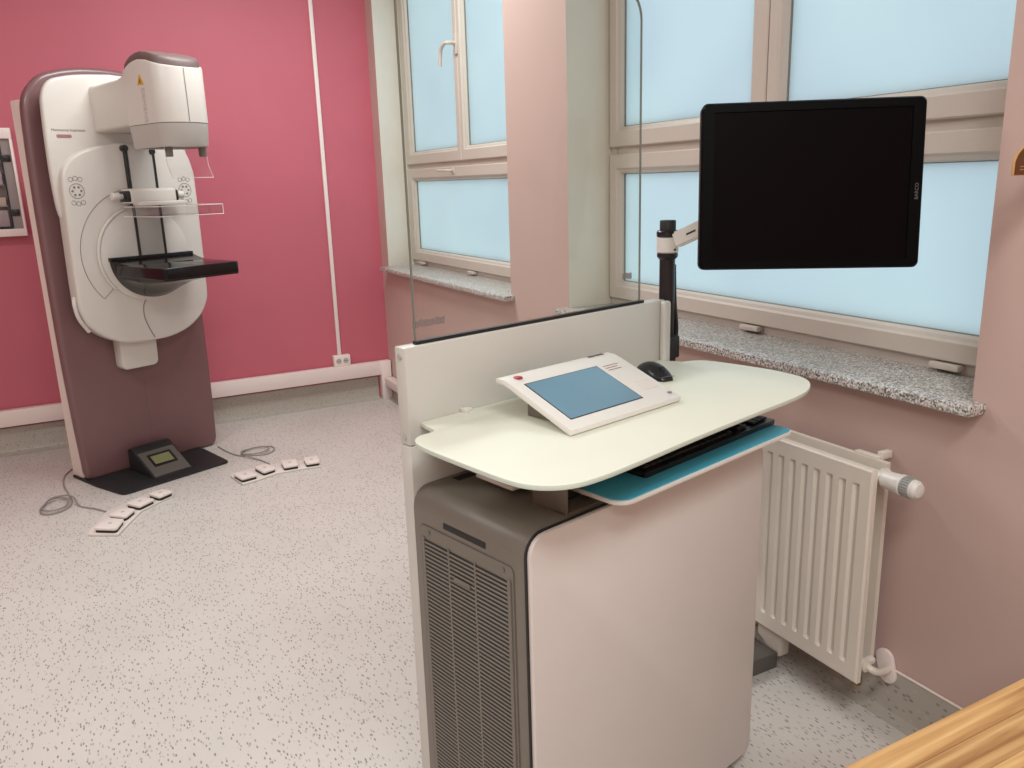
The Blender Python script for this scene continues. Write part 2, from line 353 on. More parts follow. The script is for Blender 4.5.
# ------------------------------------------------------------------ windows
def window(n, y0, y1, yseam, g_far, g_sl, g_sr, g_near, handle):
    XW = 1.985
    zt = 2.76
    fr = BM()
    ring_frame(fr, [(y0, y1, ZS, zt, XW+.02), (y0+.045, y1-.045, ZS+.03, zt-.045, XW+.02), (y0+.045, y1-.045, ZS+.03, zt-.045, XW+.09), (y0, y1, ZS, zt, XW+.09)])
    box(fr, XW+.02, XW+.09, y0+.04, y1-.04, 1.535, 1.575)      # transom seen in the gap between the sashes
    wo = struct(finish('window_%d' % n, fr, 'upvc'))
    def sash(ya, yb, za, zb, ga, gb, gz0, gz1, stile):
        s = BM()
        ring_frame(s, [(ya, yb, za, zb, XW+.062), (ya, yb, za, zb, XW+.004), (ya+.004, yb-.004, za+.004, zb-.004, XW),
                       (ga-.022, gb+.022, gz0-.022, gz1+.022, XW), (ga-.016, gb+.016, gz0-.016, gz1+.016, XW+.008),
                       (ga-.006, gb+.006, gz0-.006, gz1+.006, XW+.012), (ga, gb, gz0, gz1, XW+.026), (ga, gb, gz0, gz1, XW+.062)])
        so = finish('sash', s, 'upvc', wo, smooth=20)
        pb = B(XW+.034, XW+.044, ga-.002, gb+.002, gz0-.002, gz1+.002); finish('pane', pb, 'frosted', so, smooth=0)
        gk = BM(); ring_frame(gk, [(ga-.001, gb+.001, gz0-.001, gz1+.001, XW+.026), (ga+.0025, gb-.0025, gz0+.0025, gz1-.0025, XW+.028), (ga+.0025, gb-.0025, gz0+.0025, gz1-.0025, XW+.0345), (ga-.001, gb+.001, gz0-.001, gz1+.001, XW+.0345)])
        finish('gasket', gk, 'glazing', so, smooth=0)
        return so
    low = sash(y0+.01, y1-.01, .950, 1.540, g_near, g_far, 1.024, 1.463, 0)
    sl = sash(yseam+.002, y1-.01, 1.569, zt-.01, g_sl, g_far, 1.648, zt-.09, 0)
    sr = sash(y0+.01, yseam-.002, 1.569, zt-.01, g_near, g_sr, 1.648, zt-.09, 0)
    for yy in (1.33, 2.05) if n == 1 else (y0+.05*(y1-y0)+.1, y0+.47*(y1-y0), y1-.19):
        hb = BM(); box(hb, XW-.012, XW+.02, yy-.042, yy+.042, .929, .946, .003); finish('hinge', hb, 'upvc', wo)
    if handle:
        h = BM(); box(h, XW-.012, XW+.001, yseam-.016, yseam+.014, 2.135, 2.245, .004)
        ho = finish('handle', h, 'upvc', sl)
        yb = yseam-.001
        pts = smoothcurve([(XW-.008, yb, 2.192), (XW-.05, yb, 2.194), (XW-.064, yb+.03, 2.190), (XW-.066, yb+.075, 2.155), (XW-.066, yb+.09, 2.08)])
        finish('lever', tube(BM(), pts, [.011]*7+[.010]*(len(pts)-7), 10), 'upvc', sl)
        h2 = BM(); tube(h2, smoothcurve([(XW-.002, 4.50, 1.517), (XW-.034, 4.50, 1.517), (XW-.04, 4.54, 1.518), (XW-.04, 4.64, 1.520)]), .008, 8)
        box(h2, XW-.006, XW+.002, 4.485, 4.515, 1.50, 1.534, .002)
        finish('handle', h2, 'upvc', low)
    # granite sill: inner part in the opening and a nosing wider than the opening
    o0, o1 = WIN[n-1] if n == 1 else WIN[1]
    s = BM()
    return wo
w1 = window(1, 1.128, 2.907, 2.028, 2.830, 2.111, 1.964, 1.220, False)
w2 = window(2, 3.45, 5.268, 4.378, 5.165, 4.447, 4.318, 3.55, True)
for wo, (a, b), (c, d) in ((w1, WIN[0], (1.090, 2.935)), (w2, WIN[1], (3.40, 5.195))):
    s = BM(); prism(s, [(1.73, c), (XR, c), (XR, a), (2.02, a), (2.02, b), (XR, b), (XR, d), (1.73, d)], 'z', ZS-.025, ZS, .003)
    finish('window_sill', s, 'granite', wo)

# ------------------------------------------------------------------ workstation
WS = (1.313, 1.312, 0); WA = R(14)
ws = thing('workstation', 'white and taupe control workstation with glass screen, rounded desktop and blue tray in the foreground', 'workstation', WS, WA)
# upright divider
dv = BM(); box(dv, -.726, .084, .34, .376, .940, 1.140, .003); box(dv, -.726, .084, .34, .376, .0, .9385, .003)
dvo = finish('divider_panel', dv, 'divider', ws)
fl = BM(); box(fl, .060, .088, .322, .3405, .60, 1.139, .007, 3); finish('end_flange', fl, 'divider', dvo)
for z in (1.121, .955):
    finish('screw_cap', lathe(BM(), [(.006, 0), (.006, .0015), (.004, .0022)], 'x', (-.7285, .358, z), 12), 'mgrey', dvo)
# glass screen
gp = rpoly([(-.688, 1.142, 0), (0, 1.142, 0), (0, 1.868, .066), (-.688, 1.868, .066)], 8)
gs = finish('glass_screen', prism(BM(), gp, 'y', .355, .359), 'gsheet', ws, smooth=0)
e = BM(); loop = [Vector((p[0], .357, p[1])) for p in gp]
n = len(gp); cx, cz = -.344, 1.505
vo = []
for p in gp:
    q = (p[0]+(.0012 if p[0] > cx else -.0012), p[1]+.0012); ii = (p[0]-(.0012 if p[0] > cx else -.0012), p[1]-(.0012 if p[1] > cz else 0))
    vo.append([e.verts.new((q[0], .3547, q[1])), e.verts.new((q[0], .3593, q[1])), e.verts.new((ii[0], .3593, ii[1])), e.verts.new((ii[0], .3547, ii[1]))])
for i in range(n):
    if i == 0: continue            # bottom edge sits in the channel
    a, b = vo[i], vo[(i+1) % n]
    for k in range(4): e.faces.new((a[k], a[(k+1) % 4], b[(k+1) % 4], b[k]))
finish('polished_edge', e, 'gedge', gs)
finish('glass_channel', B(-.690, .012, .351, .363, 1.1385, 1.1470), 'black', ws)
for (xx, zz, ln) in ((-.655, 1.180, .078), (-.050, 1.213, .034)):
    s_ = BM()
    k = 0; x = xx-ln/2
    while x < xx+ln/2:                     # unreadable rating mark: fine upright strokes
        wd = random.uniform(.0016, .003); box(s_, x, x+wd, .3538, .3548, zz-.008+random.uniform(0, .003), zz+.006+random.uniform(0, .003)); x += wd+.0016
    finish('rating_print', s_, 'ink', gs, smooth=0)
# generator cabinet
prof = rpoly([(-.730, .035, .02), (.010, .035, .02), (.010, .855, .034), (-.730, .855, .042)], 6)
finish('cabinet_shell', prism(BM(), prof, 'y', .003, .338, .002), 'taupe', ws)
def inset(p, d):
    cx, cz = -.36, .445
    return [(x+(d if x < cx else -d), z+(d if z < cz else -d)) for x, z in p]
finish('panel_gasket', prism(BM(), inset(prof, -.0015), 'y', .0, .0045), 'gasket', ws)
finish('front_panel', prism(BM(), rpoly([(-.7285, .037, .02), (.003, .037, .024), (.003, .8535, .033), (-.7285, .8535, .038)], 6), 'y', -.010, .001, .002), 'panel', ws)
# louvred side
gy0, gy1, gz0, gz1 = .048, .300, .075, .756
fr_ = BM(); X0 = -.733
prism(fr_, rpoly([(.034, .05, .012), (.314, .05, .012), (.314, .785, .012), (.034, .785, .012)]), 'x', X0+.001, -.7295)
sg = finish('side_grille', fr_, 'taupe', ws)
finish('grille_back', B(X0-.0005, X0+.0008, gy0, gy1, gz0, gz1), 'dark', sg)
gr_ = BM()                                                         # the hairline gap round the grille
op = rpoly([(.0315, .0475, .014), (.3165, .0475, .014), (.3165, .7875, .014), (.0315, .7875, .014)]); ip = rpoly([(.034, .05, .012), (.314, .05, .012), (.314, .785, .012), (.034, .785, .012)])
vo = [gr_.verts.new((-.7308, a, b)) for a, b in op]; vi = [gr_.verts.new((-.7308, a, b)) for a, b in ip]
for i in range(len(vo)): gr_.faces.new((vo[i], vo[(i+1) % len(vo)], vi[(i+1) % len(vo)], vi[i]))
finish('gap_line', gr_, 'taupedark', sg)
pitch = .0090; nsl = int((gz1-gz0)/pitch); slat_me = None
for i in range(nsl+1):
    z = gz0+i*pitch
    if slat_me is None:
        o = finish('slat', B(X0-.0016, X0+.0005, gy0, gy1, -.0021, .0021, .0006, 1), 'taupe', sg); slat_me = o.data; o.location.z = z
    else:
        o = bpy.data.objects.new('slat', slat_me); COL.objects.link(o); o.parent = sg; o.location.z = z
for a, b in ((gy0-.008, gy0), (gy1, gy1+.008), (.138, .1420), (.219, .2230)):
    finish('rib', B(X0-.0017, X0+.0005, a, b, gz0-.004, gz1+.004), 'taupe', sg)
pl_ = BM(); box(pl_, X0-.0036, X0-.002, .155, .205, .700, .709, .0005); finish('name_plate', pl_, 'taupe', sg)
for yy in (.06, .285): finish('screw', lathe(BM(), [(.004, X0-.0015), (.004, X0), (.002, X0+.001)], 'x', (0, yy, .774), 10), 'taupe', sg)
finish('vent_slot', B(-.7312, -.727, .110, .238, .7965, .8095, .001), 'dark', ws)
# things on the cabinet top, under the desktop
finish('top_vent', B(-.640, -.594, .300, .322, .8545, .8560), 'dark', ws)
finish('slide_plate', B(-.625, -.42, .150, .262, .868, .876, .002), 'white', ws)
for x in (-.60, -.44): finish('standoff', B(x-.008, x+.012, .18, .24, .854, .868, .001), 'taupedark', ws)
c_ = BM(); box(c_, -.616, -.611, .014, .105, .855, .930, .001); box(c_, -.616, -.06, .014, .105, .855, .859); box(c_, -.616, -.06, .014, .105, .926, .930); box(c_, -.065, -.06, .014, .105, .855, .930)
finish('support_channel', c_, 'taupe', ws)
finish('channel_core', B(-.60, -.08, .06, .10, .859, .926), 'softblack', ws)
finish('desk_bearer', B(-.55, -.06, .03, .335, .930, .976), 'taupedark', ws)
# desktop
dp = [(-.700, .3395), (-.712, .276), (-.722, .270)]
dp += [tuple(v)[:2] for v in smoothcurve([(x, y, 0) for x, y in [(-.750, .270), (-.775, .252), (-.789, .205), (-.793, .066), (-.792, -.025), (-.783, -.068), (-.760, -.099), (-.725, -.119), (-.671, -.126), (-.581, -.124), (-.397, -.114), (-.188, -.108), (-.070, -.106), (.0, -.1005), (.048, -.088), (.091, -.066), (.120, -.040), (.138, -.006), (.150, .055), (.149, .125), (.144, .190), (.134, .246), (.112, .268), (.084, .281)]], False, 4)]
dp += [(.066, .322), (.058, .3395)]
# order check: walk back edge last
dk = BM(); prism(dk, dp, 'z', .976, .9855, .002)
bmesh.ops.recalc_face_normals(dk, faces=dk.faces)
for f in dk.faces:
    if abs(f.normal.z) < .6: f.material_index = 1
finish('desktop', dk, None, ws, mats=['desk', 'deskedge'])
c_ = BM(); box(c_, -.600, -.575, .326, .3405, .985, .993, .002); box(c_, -.600, -.594, .318, .3405, .985, .995, .001); finish('edge_clip', c_, 'white', ws)
# pull-out keyboard tray
tp = rpoly([(-.558, -.069, .034), (.042, -.064, .025), (.056, .26, .01), (-.558, .26, .01)], 8)
tr = finish('keyboard_tray', prism(BM(), tp, 'z', .876, .8845, .002), 'white', ws)
tp2 = rpoly([(-.555, -.065, .031), (.039, -.060, .023), (.053, .26, .01), (-.555, .26, .01)], 8)
finish('tray_mat', prism(BM(), tp2, 'z', .8845, .8862), 'blue', tr, smooth=0)
# monitor pole with collar, rings and a cable
px, py = .152, .388
po = finish('monitor_pole', lathe(BM(), [(.0205, .55), (.0205, 1.245)], 'z', (px, py, 0), 28), 'black', ws)
finish('pole_ring', lathe(BM(), [(.022, 1.236), (.0275, 1.243), (.0275, 1.2515), (.022, 1.2525)], 'z', (px, py, 0), 28), 'black', po)
finish('pole_collar', lathe(BM(), [(.025, 1.2525), (.0285, 1.256), (.0285, 1.292), (.026, 1.294)], 'z', (px, py, 0), 28), 'white', po)
finish('pole_ring', lathe(BM(), [(.0275, 1.294), (.0290, 1.297), (.0290, 1.308), (.026, 1.311)], 'z', (px, py, 0), 28), 'black', po)
finish('pole_cap', lathe(BM(), [(.0210, 1.311), (.0210, 1.334), (.0195, 1.337)], 'z', (px, py, 0), 28), 'softblack', po)
finish('set_screw', lathe(BM(), [(.003, -.002), (.003, .001), (.002, .0015)], 'y', (px-.006, py-.0285, 1.262), 10), 'dark', po)
cb = smoothcurve([(px+.020, py-.006, 1.22), (px+.023, py-.008, 1.12), (px+.030, py-.010, 1.05), (px+.024, py-.010, .99), (px+.006, py-.02, .955), (px+.004, py-.02, .80)])
finish('monitor_cable', tube(BM(), cb, .0065, 10), 'black', po)
for z in (1.00, .62):
    finish('pole_clamp', B(.080, px+.026, py-.027, py+.027, z-.03, z+.03, .004), 'softblack', po)

# ------------------------------------------------------------------ monitor on its arm (held by the pole collar)
mo = thing('monitor', 'black framed diagnostic monitor, switched off, on white arm in front of the large window', 'monitor', (1.43, 1.315, 1.42), 0)
MR = Matrix.Rotation(R(-34.375), 4, 'Z') @ Matrix.Rotation(R(-5.662), 4, 'X') @ Matrix.Rotation(R(.18), 4, 'Y')
def mpart(name, bm, m, parent=mo, **k):
    bm.transform(MR); return finish(name, bm, m, parent, **k)
hw, hh = .235, .1807
mpart('housing', prism(BM(), rrect(-hw, hw, -hh, hh, .014), 'y', .0, .042, .004), 'mbezel')
bz = BM()
op, ip = rrect(-hw, hw, -hh, hh, .014), rrect(-.208, .207, -.162, .160, .001)
vo = [bz.verts.new((a, -.004, b)) for a, b in inset and [(x*.985, z*.98) for x, z in op]]; vb = [bz.verts.new((a, .003, b)) for a, b in op]
vi = [bz.verts.new((a, -.004, b)) for a, b in ip]; vj = [bz.verts.new((a, .0015, b)) for a, b in ip]
N = len(op)
for i in range(N):
    j = (i+1) % N
    bz.faces.new((vb[i], vb[j], vo[j], vo[i])); bz.faces.new((vo[i], vo[j], vi[j], vi[i])); bz.faces.new((vi[i], vi[j], vj[j], vj[i]))
mpart('bezel', bz, 'mbezel')
mpart('screen', B(-.208, .207, -.0005, .0015, -.162, .160), 'mscreen', smooth=0)
text('bezel_lettering', 'BARCO', .0105, 'silver', mo, MR @ frame_m((.2215, -.0046, -.018), (0, 0, 1), (-1, 0, 0)), label='grey lettering on the right bezel')
mpart('back_bulge', prism(BM(), rrect(-.13, .13, -.11, .11, .03), 'y', .042, .060, .006), 'softblack')
mpart('mount_plate', B(-.055, .055, .060, .072, -.055, .055, .003), 'white')
# arm in world axes, relative to the monitor origin
pw = Vector((1.313+px*math.cos(WA)-py*math.sin(WA), 1.312+px*math.sin(WA)+py*math.cos(WA), 1.275)) - Vector((1.43, 1.315, 1.42))
back = MR @ Vector((0, .075, 0))
def beam(bm, a, b, wd, ht, wd2=None, ht2=None):
    a, b = Vector(a), Vector(b); d = (b-a).normalized(); s = d.cross(Vector((0, 0, 1))).normalized(); u = s.cross(d)
    sec = lambda c, w_, h_: [c+s*w_/2+u*h_/2, c-s*w_/2+u*h_/2, c-s*w_/2-u*h_/2, c+s*w_/2-u*h_/2]
    loft(bm, [sec(a, wd, ht), sec(b, wd2 or wd, ht2 or ht)]); bmesh.ops.bevel(bm, geom=bm.edges[:], offset=.004, segments=2, affect='EDGES'); return bm
elbow = pw + Vector((.050, -.115, .055))
st = pw + (elbow-pw).normalized()*.027
ar = finish('support_arm', beam(BM(), st, elbow, .036, .040), 'white', mo)
mid = (st+elbow)/2; d = (elbow-st).normalized(); sd = d.cross(Vector((0, 0, 1))).normalized()
sl_ = BM(); loft(sl_, [[mid+s*sd*.0172+d*t*.014+Vector((0, 0, h)) for s, t, h in ((1, a, -.0025), (1.08, a, -.0025), (1.08, a, .0025), (1, a, .0025))] for a in (-1, 1)])
finish('cable_slot', sl_, 'dark', ar)
finish('upper_arm', beam(BM(), elbow+d*.002, back*.98+Vector((0, 0, -.005)), .034, .038, .05, .06), 'white', mo)

# ------------------------------------------------------------------ touch terminal on the desktop
tt = thing('touch_terminal', 'white sloping touch terminal with switched-off screen reflecting blue on the rounded desktop', 'control terminal',
           (WS[0]+(-.398)*math.cos(WA)-.05*math.sin(WA), WS[1]+(-.398)*math.sin(WA)+.05*math.cos(WA), .9855), WA)
# local: x -0.165..0.165, y 0..0.21, z above the desktop
top = [(0, .0125), (.165, .0725), (.185, .0785), (.205, .0795), (.212, .0775)]
bot = [(.212, .068), (.19, .066), (.17, .061), (.155, .055), (.004, .0005), (0, .004)]
pr = top+bot
bd = BM(); xs = [(-.165, 0), (.165, 0)]
prism(bd, pr, 'x', -.166, .166, .0025)
finish('casing', bd, 'white', tt, smooth=40)
tn = Vector((0, -.0600, .165)).normalized(); td = Vector((0, .165, .0600)).normalized()
def tpt(x, y, lift=0): return Vector((x, 0, .0125))+td*(y/td.y)+tn*lift
def tquad(name, x0, x1, y0, y1, lift, m, parent=tt, th=.0012):
    b = BM(); q = [tpt(x0, y0, lift), tpt(x1, y0, lift), tpt(x1, y1, lift), tpt(x0, y1, lift)]
    loft(b, [[p-tn*th for p in q], q]); return finish(name, b, m, parent, smooth=0)
tquad('screen_frame', -.139, .0745, .027, .157, .0006, 'softblack')
tquad('screen', -.137, .0725, .029, .155, .001, 'tscreen')
tquad('sticker', .105, .150, .048, .080, .0006, 'panel')
finish('red_button', lathe(BM(), [(.010, 0), (.010, .0015), (.008, .0025)], 'z', (-.132, .182, .0775), 18), 'red', tt)['label'] = 'red emergency button in the upper left corner'
finish('power_mark', lathe(BM(), [(.006, 0), (.006, .0008), (.004, .0012)], 'z', tuple(tpt(.152, .021)), 16), 'ink', tt)
TM = lambda x, y: frame_m(tpt(x, y, .0006), (1, 0, 0), td)
text('lettering', 'SIEMENS', .0135, 'darkink', tt, frame_m((.118, .199, .0801), (1, 0, 0), (0, 1, 0)))
ln = BM()
for k, (a, b, yy) in enumerate(((.088, .135, .150), (.088, .125, .142), (.088, .130, .134))):
    q = [tpt(a, yy-.0012, .0004), tpt(b, yy-.0012, .0004), tpt(b, yy+.0012, .0004), tpt(a, yy+.0012, .0004)]
    ln.faces.new([ln.verts.new(p) for p in q])
finish('fine_print', ln, 'rosepill', tt, smooth=0)
ft = BM(); prism(ft, [(.07, 0), (.165, 0), (.165, .052), (.07, .020)], 'x', -.125, .125, .004); finish('stand_foot', ft, 'taupe', tt)

# ------------------------------------------------------------------ mouse
def wsl(u, v, z): return (WS[0]+u*math.cos(WA)-v*math.sin(WA), WS[1]+u*math.sin(WA)+v*math.cos(WA), z)
mz = thing('computer_mouse', 'black computer mouse on the desktop behind the touch terminal', 'mouse', wsl(-.095, .232, .9855), WA+R(-104))
b = BM(); secs = []
for t in [i/12 for i in range(13)]:
    x = -.056+.112*t; wdt = .031*(math.sin(PI*min(1, max(.0, t*.92+.04))))**.42; h = .037*(math.sin(PI*(t*.88+.09)))**.7*(1.05-.25*t)
    secs.append([(x, wdt*math.cos(a), h*max(0, math.sin(a))**.8+.0005) for a in [PI*k/12 for k in range(13)]])
loft(b, secs); finish('shell', b, 'black', mz, smooth=60)
b = BM(); tube(b, [(.030, -.004, .024), (.030, .004, .024)], .007, 12); finish('wheel', b, 'softblack', mz)
b = BM(); tube(b, smoothcurve([(.052, -.018, .010), (.0575, 0, .013), (.052, .018, .010)]), .0009, 6); finish('trim_line', b, 'silver', mz)

# ------------------------------------------------------------------ keyboard on the tray
kb = thing('keyboard', 'black keyboard on the blue tray under the desktop', 'keyboard', wsl(-.195, .064, .8862), WA+R(1.2))
finish('case', prism(BM(), [(-.078, 0), (.078, 0), (.078, .020), (-.078, .011)], 'x', -.240, .240, .002), 'black', kb)
b = BM()
for r_ in range(6):
    y = -.066+r_*.0225; z = .0118+ (y+.078)*.0577
    for c_i in range(22):
        if c_i in (15, 18) and r_ != 5: continue
        x = -.226+c_i*.0206
        if r_ == 0 and 4 <= c_i <= 8:
            if c_i == 4: box(b, x, x+.0995, y, y+.0185, z, z+.0055, .0012, 1)
            continue
        box(b, x, x+.0178, y, y+.0185, z, z+.0055, .0012, 1)
k = finish('keys', b, 'softblack', kb); k['kind'] = 'stuff'

# ------------------------------------------------------------------ mammography machine
MA = R(24); MO = (-.139, 4.528, 0)
mm = thing('mammography_machine', 'white mammography machine on an aubergine column against the magenta wall', 'medical machine', MO, MA)
# column: pale side body behind the aubergine front cover
finish('column_body', prism(BM(), [(.004, .058), (.736, .058), (.736, .165), (.004, .165)], 'z', .012, 1.885, .004), 'mside', mm)
cov_raw = [(.0, .05), (-.012, .35), (-.020, .7), (-.022, 1.1), (-.020, 1.5), (-.012, 1.80), (.0, 1.885)]
topc = [(.030, 1.940), (.085, 1.992), (.17, 2.022), (.27, 2.040), (.37, 2.045)]
half = [tuple(v)[:2] for v in smoothcurve([(x, z, 0) for x, z in cov_raw+topc], False, 4)]
full = [(.036, .004), (.010, .016)]+half+[(.74-x+.018*max(0, 1-z/.9), z) for x, z in reversed(half[:-1])]+[(.748, .018), (.722, .004)]
finish('column_cover', prism(BM(), full, 'y', .0, .060, .022, 4), 'purple', mm)
finish('cover_seam', B(.3690, .3710, -.0006, .001, .06, .58), 'taupedark', mm)
bp_ = rpoly([(-.006, -.10, .01), (.016, -.342, .03), (.600, -.352, .03), (.640, -.05, .01), (.640, .16, .01), (-.006, .16, .01)], 6)
finish('base_plate', prism(BM(), bp_, 'z', .0, .012, .003), 'softblack', mm)
# foot display
fd = BM(); prism(fd, [(-.275, .012), (-.02, .012), (-.02, .122), (-.050, .136), (-.072, .132), (-.090, .117)], 'x', .215, .432, .006, 3)
fdo = finish('foot_display', fd, 'softblack', mm)
fn = Vector((0, -(.118-.012), .193)).normalized()
def fpt(x, t, l=.001): a = Vector((x, -.275, .012)); b = Vector((x, -.090, .117)); return a.lerp(b, t)+Vector((0, -.494, .870))*l
for nm, x0, x1, t0, t1, l, m in (('display_face', .225, .422, .05, .93, .0012, 'taupedark'), ('display_bezel', .258, .390, .36, .80, .002, 'black'), ('lcd', .272, .376, .44, .73, .0028, 'lcd')):
    b = BM(); loft(b, [[fpt(x0, t0, l-.002), fpt(x1, t0, l-.002), fpt(x1, t1, l-.002), fpt(x0, t1, l-.002)], [fpt(x0, t0, l), fpt(x1, t0, l), fpt(x1, t1, l), fpt(x0, t1, l)]]); finish(nm, b, m, fdo, smooth=0)
# tail of the swivel arm
finish('arm_tail', prism(BM(), rpoly([(.232, .556, .03), (.428, .556, .03), (.435, .80, .01), (.232, .80, .01)]), 'y', -.075, .001, .01), 'mwhite', mm)
# upper shield
sh = [(.048, 1.32), (.028, 1.38), (.022, 1.56), (.028, 1.80), (.040, 1.90), (.078, 1.958), (.14, 1.980), (.224, 1.994), (.37, 2.004)]
sh = [tuple(v)[:2] for v in smoothcurve([(x, z, 0) for x, z in sh], False, 4)]
shf = sh+[(.74-x, z) for x, z in reversed(sh[:-1])]
so = finish('upper_shield', prism(BM(), shf, 'y', -.105, -.068, .014, 3), 'mwhite', mm, smooth=40)
text('model_lettering', 'Mammomat Inspiration', .0165, 'ink', so, frame_m((.130, -.1056, 1.740), (1, 0, 0), (0, 0, 1)))
finish('shield_mount', B(.10, .64, -.075, .001, 1.34, 1.90), 'taupedark', so)
pb = BM(); prism(pb, rrect(.072, .140, 1.706, 1.720, .006), 'y', -.107, -.104); finish('badge', pb, 'rosepill', so)
# swivel body
ab = [(.382, .700), (.48, .705), (.58, .735), (.66, .790), (.705, .86), (.718, .93), (.722, 1.2), (.722, 1.50), (.716, 1.56), (.69, 1.640), (.64, 1.672), (.57, 1.682), (.45, 1.686), (.345, 1.684), (.24, 1.668), (.14, 1.636), (.075, 1.585), (.048, 1.52), (.042, 1.40), (.037, 1.2), (.034, .95), (.042, .88), (.075, .812), (.14, .752), (.22, .715), (.30, .703)]
abp = [tuple(v)[:2] for v in smoothcurve([(x, z, 0) for x, z in ab], True, 3)]
sb = finish('swivel_body', prism(BM(), abp, 'y', -.150, -.060, .014, 3), 'mwhite', mm, smooth=40)
FY = -.150
gh = BM(); tube(gh, smoothcurve([(.034, -.11, .965), (.024, -.12, .93), (.036, -.12, .86), (.078, -.11, .79)]), .010, 10); finish('grab_handle', gh, 'mwhite', sb)
def ring_arc(cx, cz, r, a0, a1, n=40): return [(cx+r*math.cos(a0+(a1-a0)*k/n), cz+r*math.sin(a0+(a1-a0)*k/n)) for k in range(n+1)]
DC = (.392, 1.145)
finish('hub_disc', lathe(BM(), [(.232, FY+.002), (.232, FY-.010), (.222, FY-.016), (.12, FY-.018)], 'y', (DC[0], 0, DC[1]), 64), 'mwhite', sb)
lp = BM(); tube(lp, [(x, FY-.011, z) for x, z in ring_arc(DC[0], DC[1], .236, R(78), R(222))], .008, 8); finish('disc_lip', lp, 'mwhite', sb)
gv = BM()
tube(gv, [(x, FY-.0004, z) for x, z in ring_arc(DC[0], DC[1]+.01, .315, R(98), R(222))]+[(x, FY-.0004, z) for x, z in [(DC[0]+.245*math.cos(R(222)), DC[1]+.01+.245*math.sin(R(222)))]], .0016, 6); finish('groove_line', gv, 'ink', sb)
sm = BM(); tube(sm, smoothcurve([(.375, FY-.0004, .925), (.350, FY-.0004, .89), (.345, FY-.0004, .83), (.365, FY-.0004, .76), (.385, FY-.0004, .716)]), .0025, 6); finish('seam_line', sm, 'ink', sb)
finish('rail_channel', B(.364, .488, FY-.0215, FY+.001, 1.13, 1.672, .001), 'mgrey', sb)
for x, zt_ in ((.357, 1.664), (.494, 1.650)):
    rl = BM(); box(rl, x-.006, x+.006, FY-.024, FY+.001, 1.13, zt_); finish('guide_slot', rl, 'black', sb)
    finish('slot_end', lathe(BM(), [(.016, FY-.026), (.016, FY)], 'y', (x-.004, 0, zt_-.006), 18), 'black', sb)
for cx, cz in ((.105, 1.462), (.655, 1.452)):
    kp = BM()
    for r_ in (.034,): tube(kp, [(x, FY-.0004, z) for x, z in ring_arc(cx, cz, r_, 0, 2*PI)], .0014, 5)
    for a in range(6): lathe(kp, [(.0055, FY-.002), (.0055, FY)], 'y', (cx+.020*math.cos(a*PI/3), 0, cz+.020*math.sin(a*PI/3)), 10)
    for s_ in (1, -1):
        for dx in (-.022, .0, .022): tube(kp, [(x, FY-.0004, z) for x, z in ring_arc(cx+dx, cz+s_*(.058-abs(dx)*.2), .010, 0, 2*PI, 14)], .0012, 5)
    finish('control_pad', kp, 'ink', sb)
# object table
tb = BM()
hubz, hr = 1.133, .200
half_disc = [(.41-.215+.03, hubz)]+[(.41+.200*math.cos(a), hubz+hr*math.sin(a)) for a in [PI+PI*k/24 for k in range(25)]]+[(.62, hubz)]
def sect(w_, x0, x1, zt_, dep, mix):
    out = []
    for k in range(33):
        a = PI+PI*k/32; t = k/32
        sx = (x0+x1)/2+(x1-x0)/2*math.cos(a); sz = zt_-dep*(-math.sin(a))
        fx = x0+(x1-x0)*t; fz = zt_-dep
        out.append((sx*(1-mix)+(x0 if t < .12 else x1 if t > .88 else x0+(x1-x0)*(t-.12)/.76)*mix, w_, sz*(1-mix)+(zt_ - (dep*min(1, t/.12, (1-t)/.12)))*mix))
    return out
loft(tb, [sect(-.160, .200, .632, 1.130, .205, 0), sect(-.185, .200, .632, 1.130, .203, 0), sect(-.24, .212, .624, 1.118, .165, .15), sect(-.34, .225, .616, 1.102, .105, .5), sect(-.50, .225, .612, 1.092, .065, .85), sect(-.63, .225, .606, 1.088, .043, 1)])
ot = finish('object_table', tb, 'gloss', mm, smooth=35)
finish('back_ridge', B(.195, .628, -.200, -.160, 1.122, 1.141, .002), 'gloss', ot)
lt = BM(); prism(lt, rpoly([(.215, -.640, .022), (.610, -.640, .022), (.622, -.21, .004), (.208, -.21, .004)]), 'z', 1.050, 1.106, .006, 3); finish('detector_tray', lt, 'gloss', ot)
finish('centre_mark', B(.4235, .4265, -.62, -.25, 1.1058, 1.1066), 'knurl', ot)
# compression carriage and paddle
cr = BM(); box(cr, .300, .545, -.262, -.160, 1.394, 1.466, .016, 3); cg = finish('compression_carriage', cr, 'mwhite', mm, smooth=40)
for x0, x1 in ((.288, .330), (.538, .556)): finish('end_cap', B(x0, x1, -.258, -.175, 1.402, 1.456, .008), 'black', cg)
finish('knob', lathe(BM(), [(.017, .235), (.020, .240), (.020, .270), (.013, .276), (.013, .292)], 'x', (0, -.21, 1.430), 18), 'mwhite', cg)
finish('knob', lathe(BM(), [(.013, .552), (.013, .566), (.020, .572), (.020, .600), (.017, .605)], 'x', (0, -.21, 1.430), 18), 'mwhite', cg)
finish('paddle_arm', B(.315, .540, -.34, -.25, 1.384, 1.402, .004), 'mwhite', cg)
pd = BM(); x0, x1, y0, y1, zb, zt_ = .240, .566, -.62, -.30, 1.337, 1.382
box(pd, x0, x1, y0, y1, zb, zb+.004); box(pd, x0, x1, y0, y0+.003, zb+.0042, zt_); box(pd, x0, x0+.003, y0+.0032, y1, zb+.0042, zt_); box(pd, x1-.003, x1, y0+.0032, y1, zb+.0042, zt_); box(pd, x0, x1, y1+.0002, y1+.003, zb, 1.402)
pdo = finish('compression_paddle', pd, 'acryl', cg, smooth=0)
ed = BM()
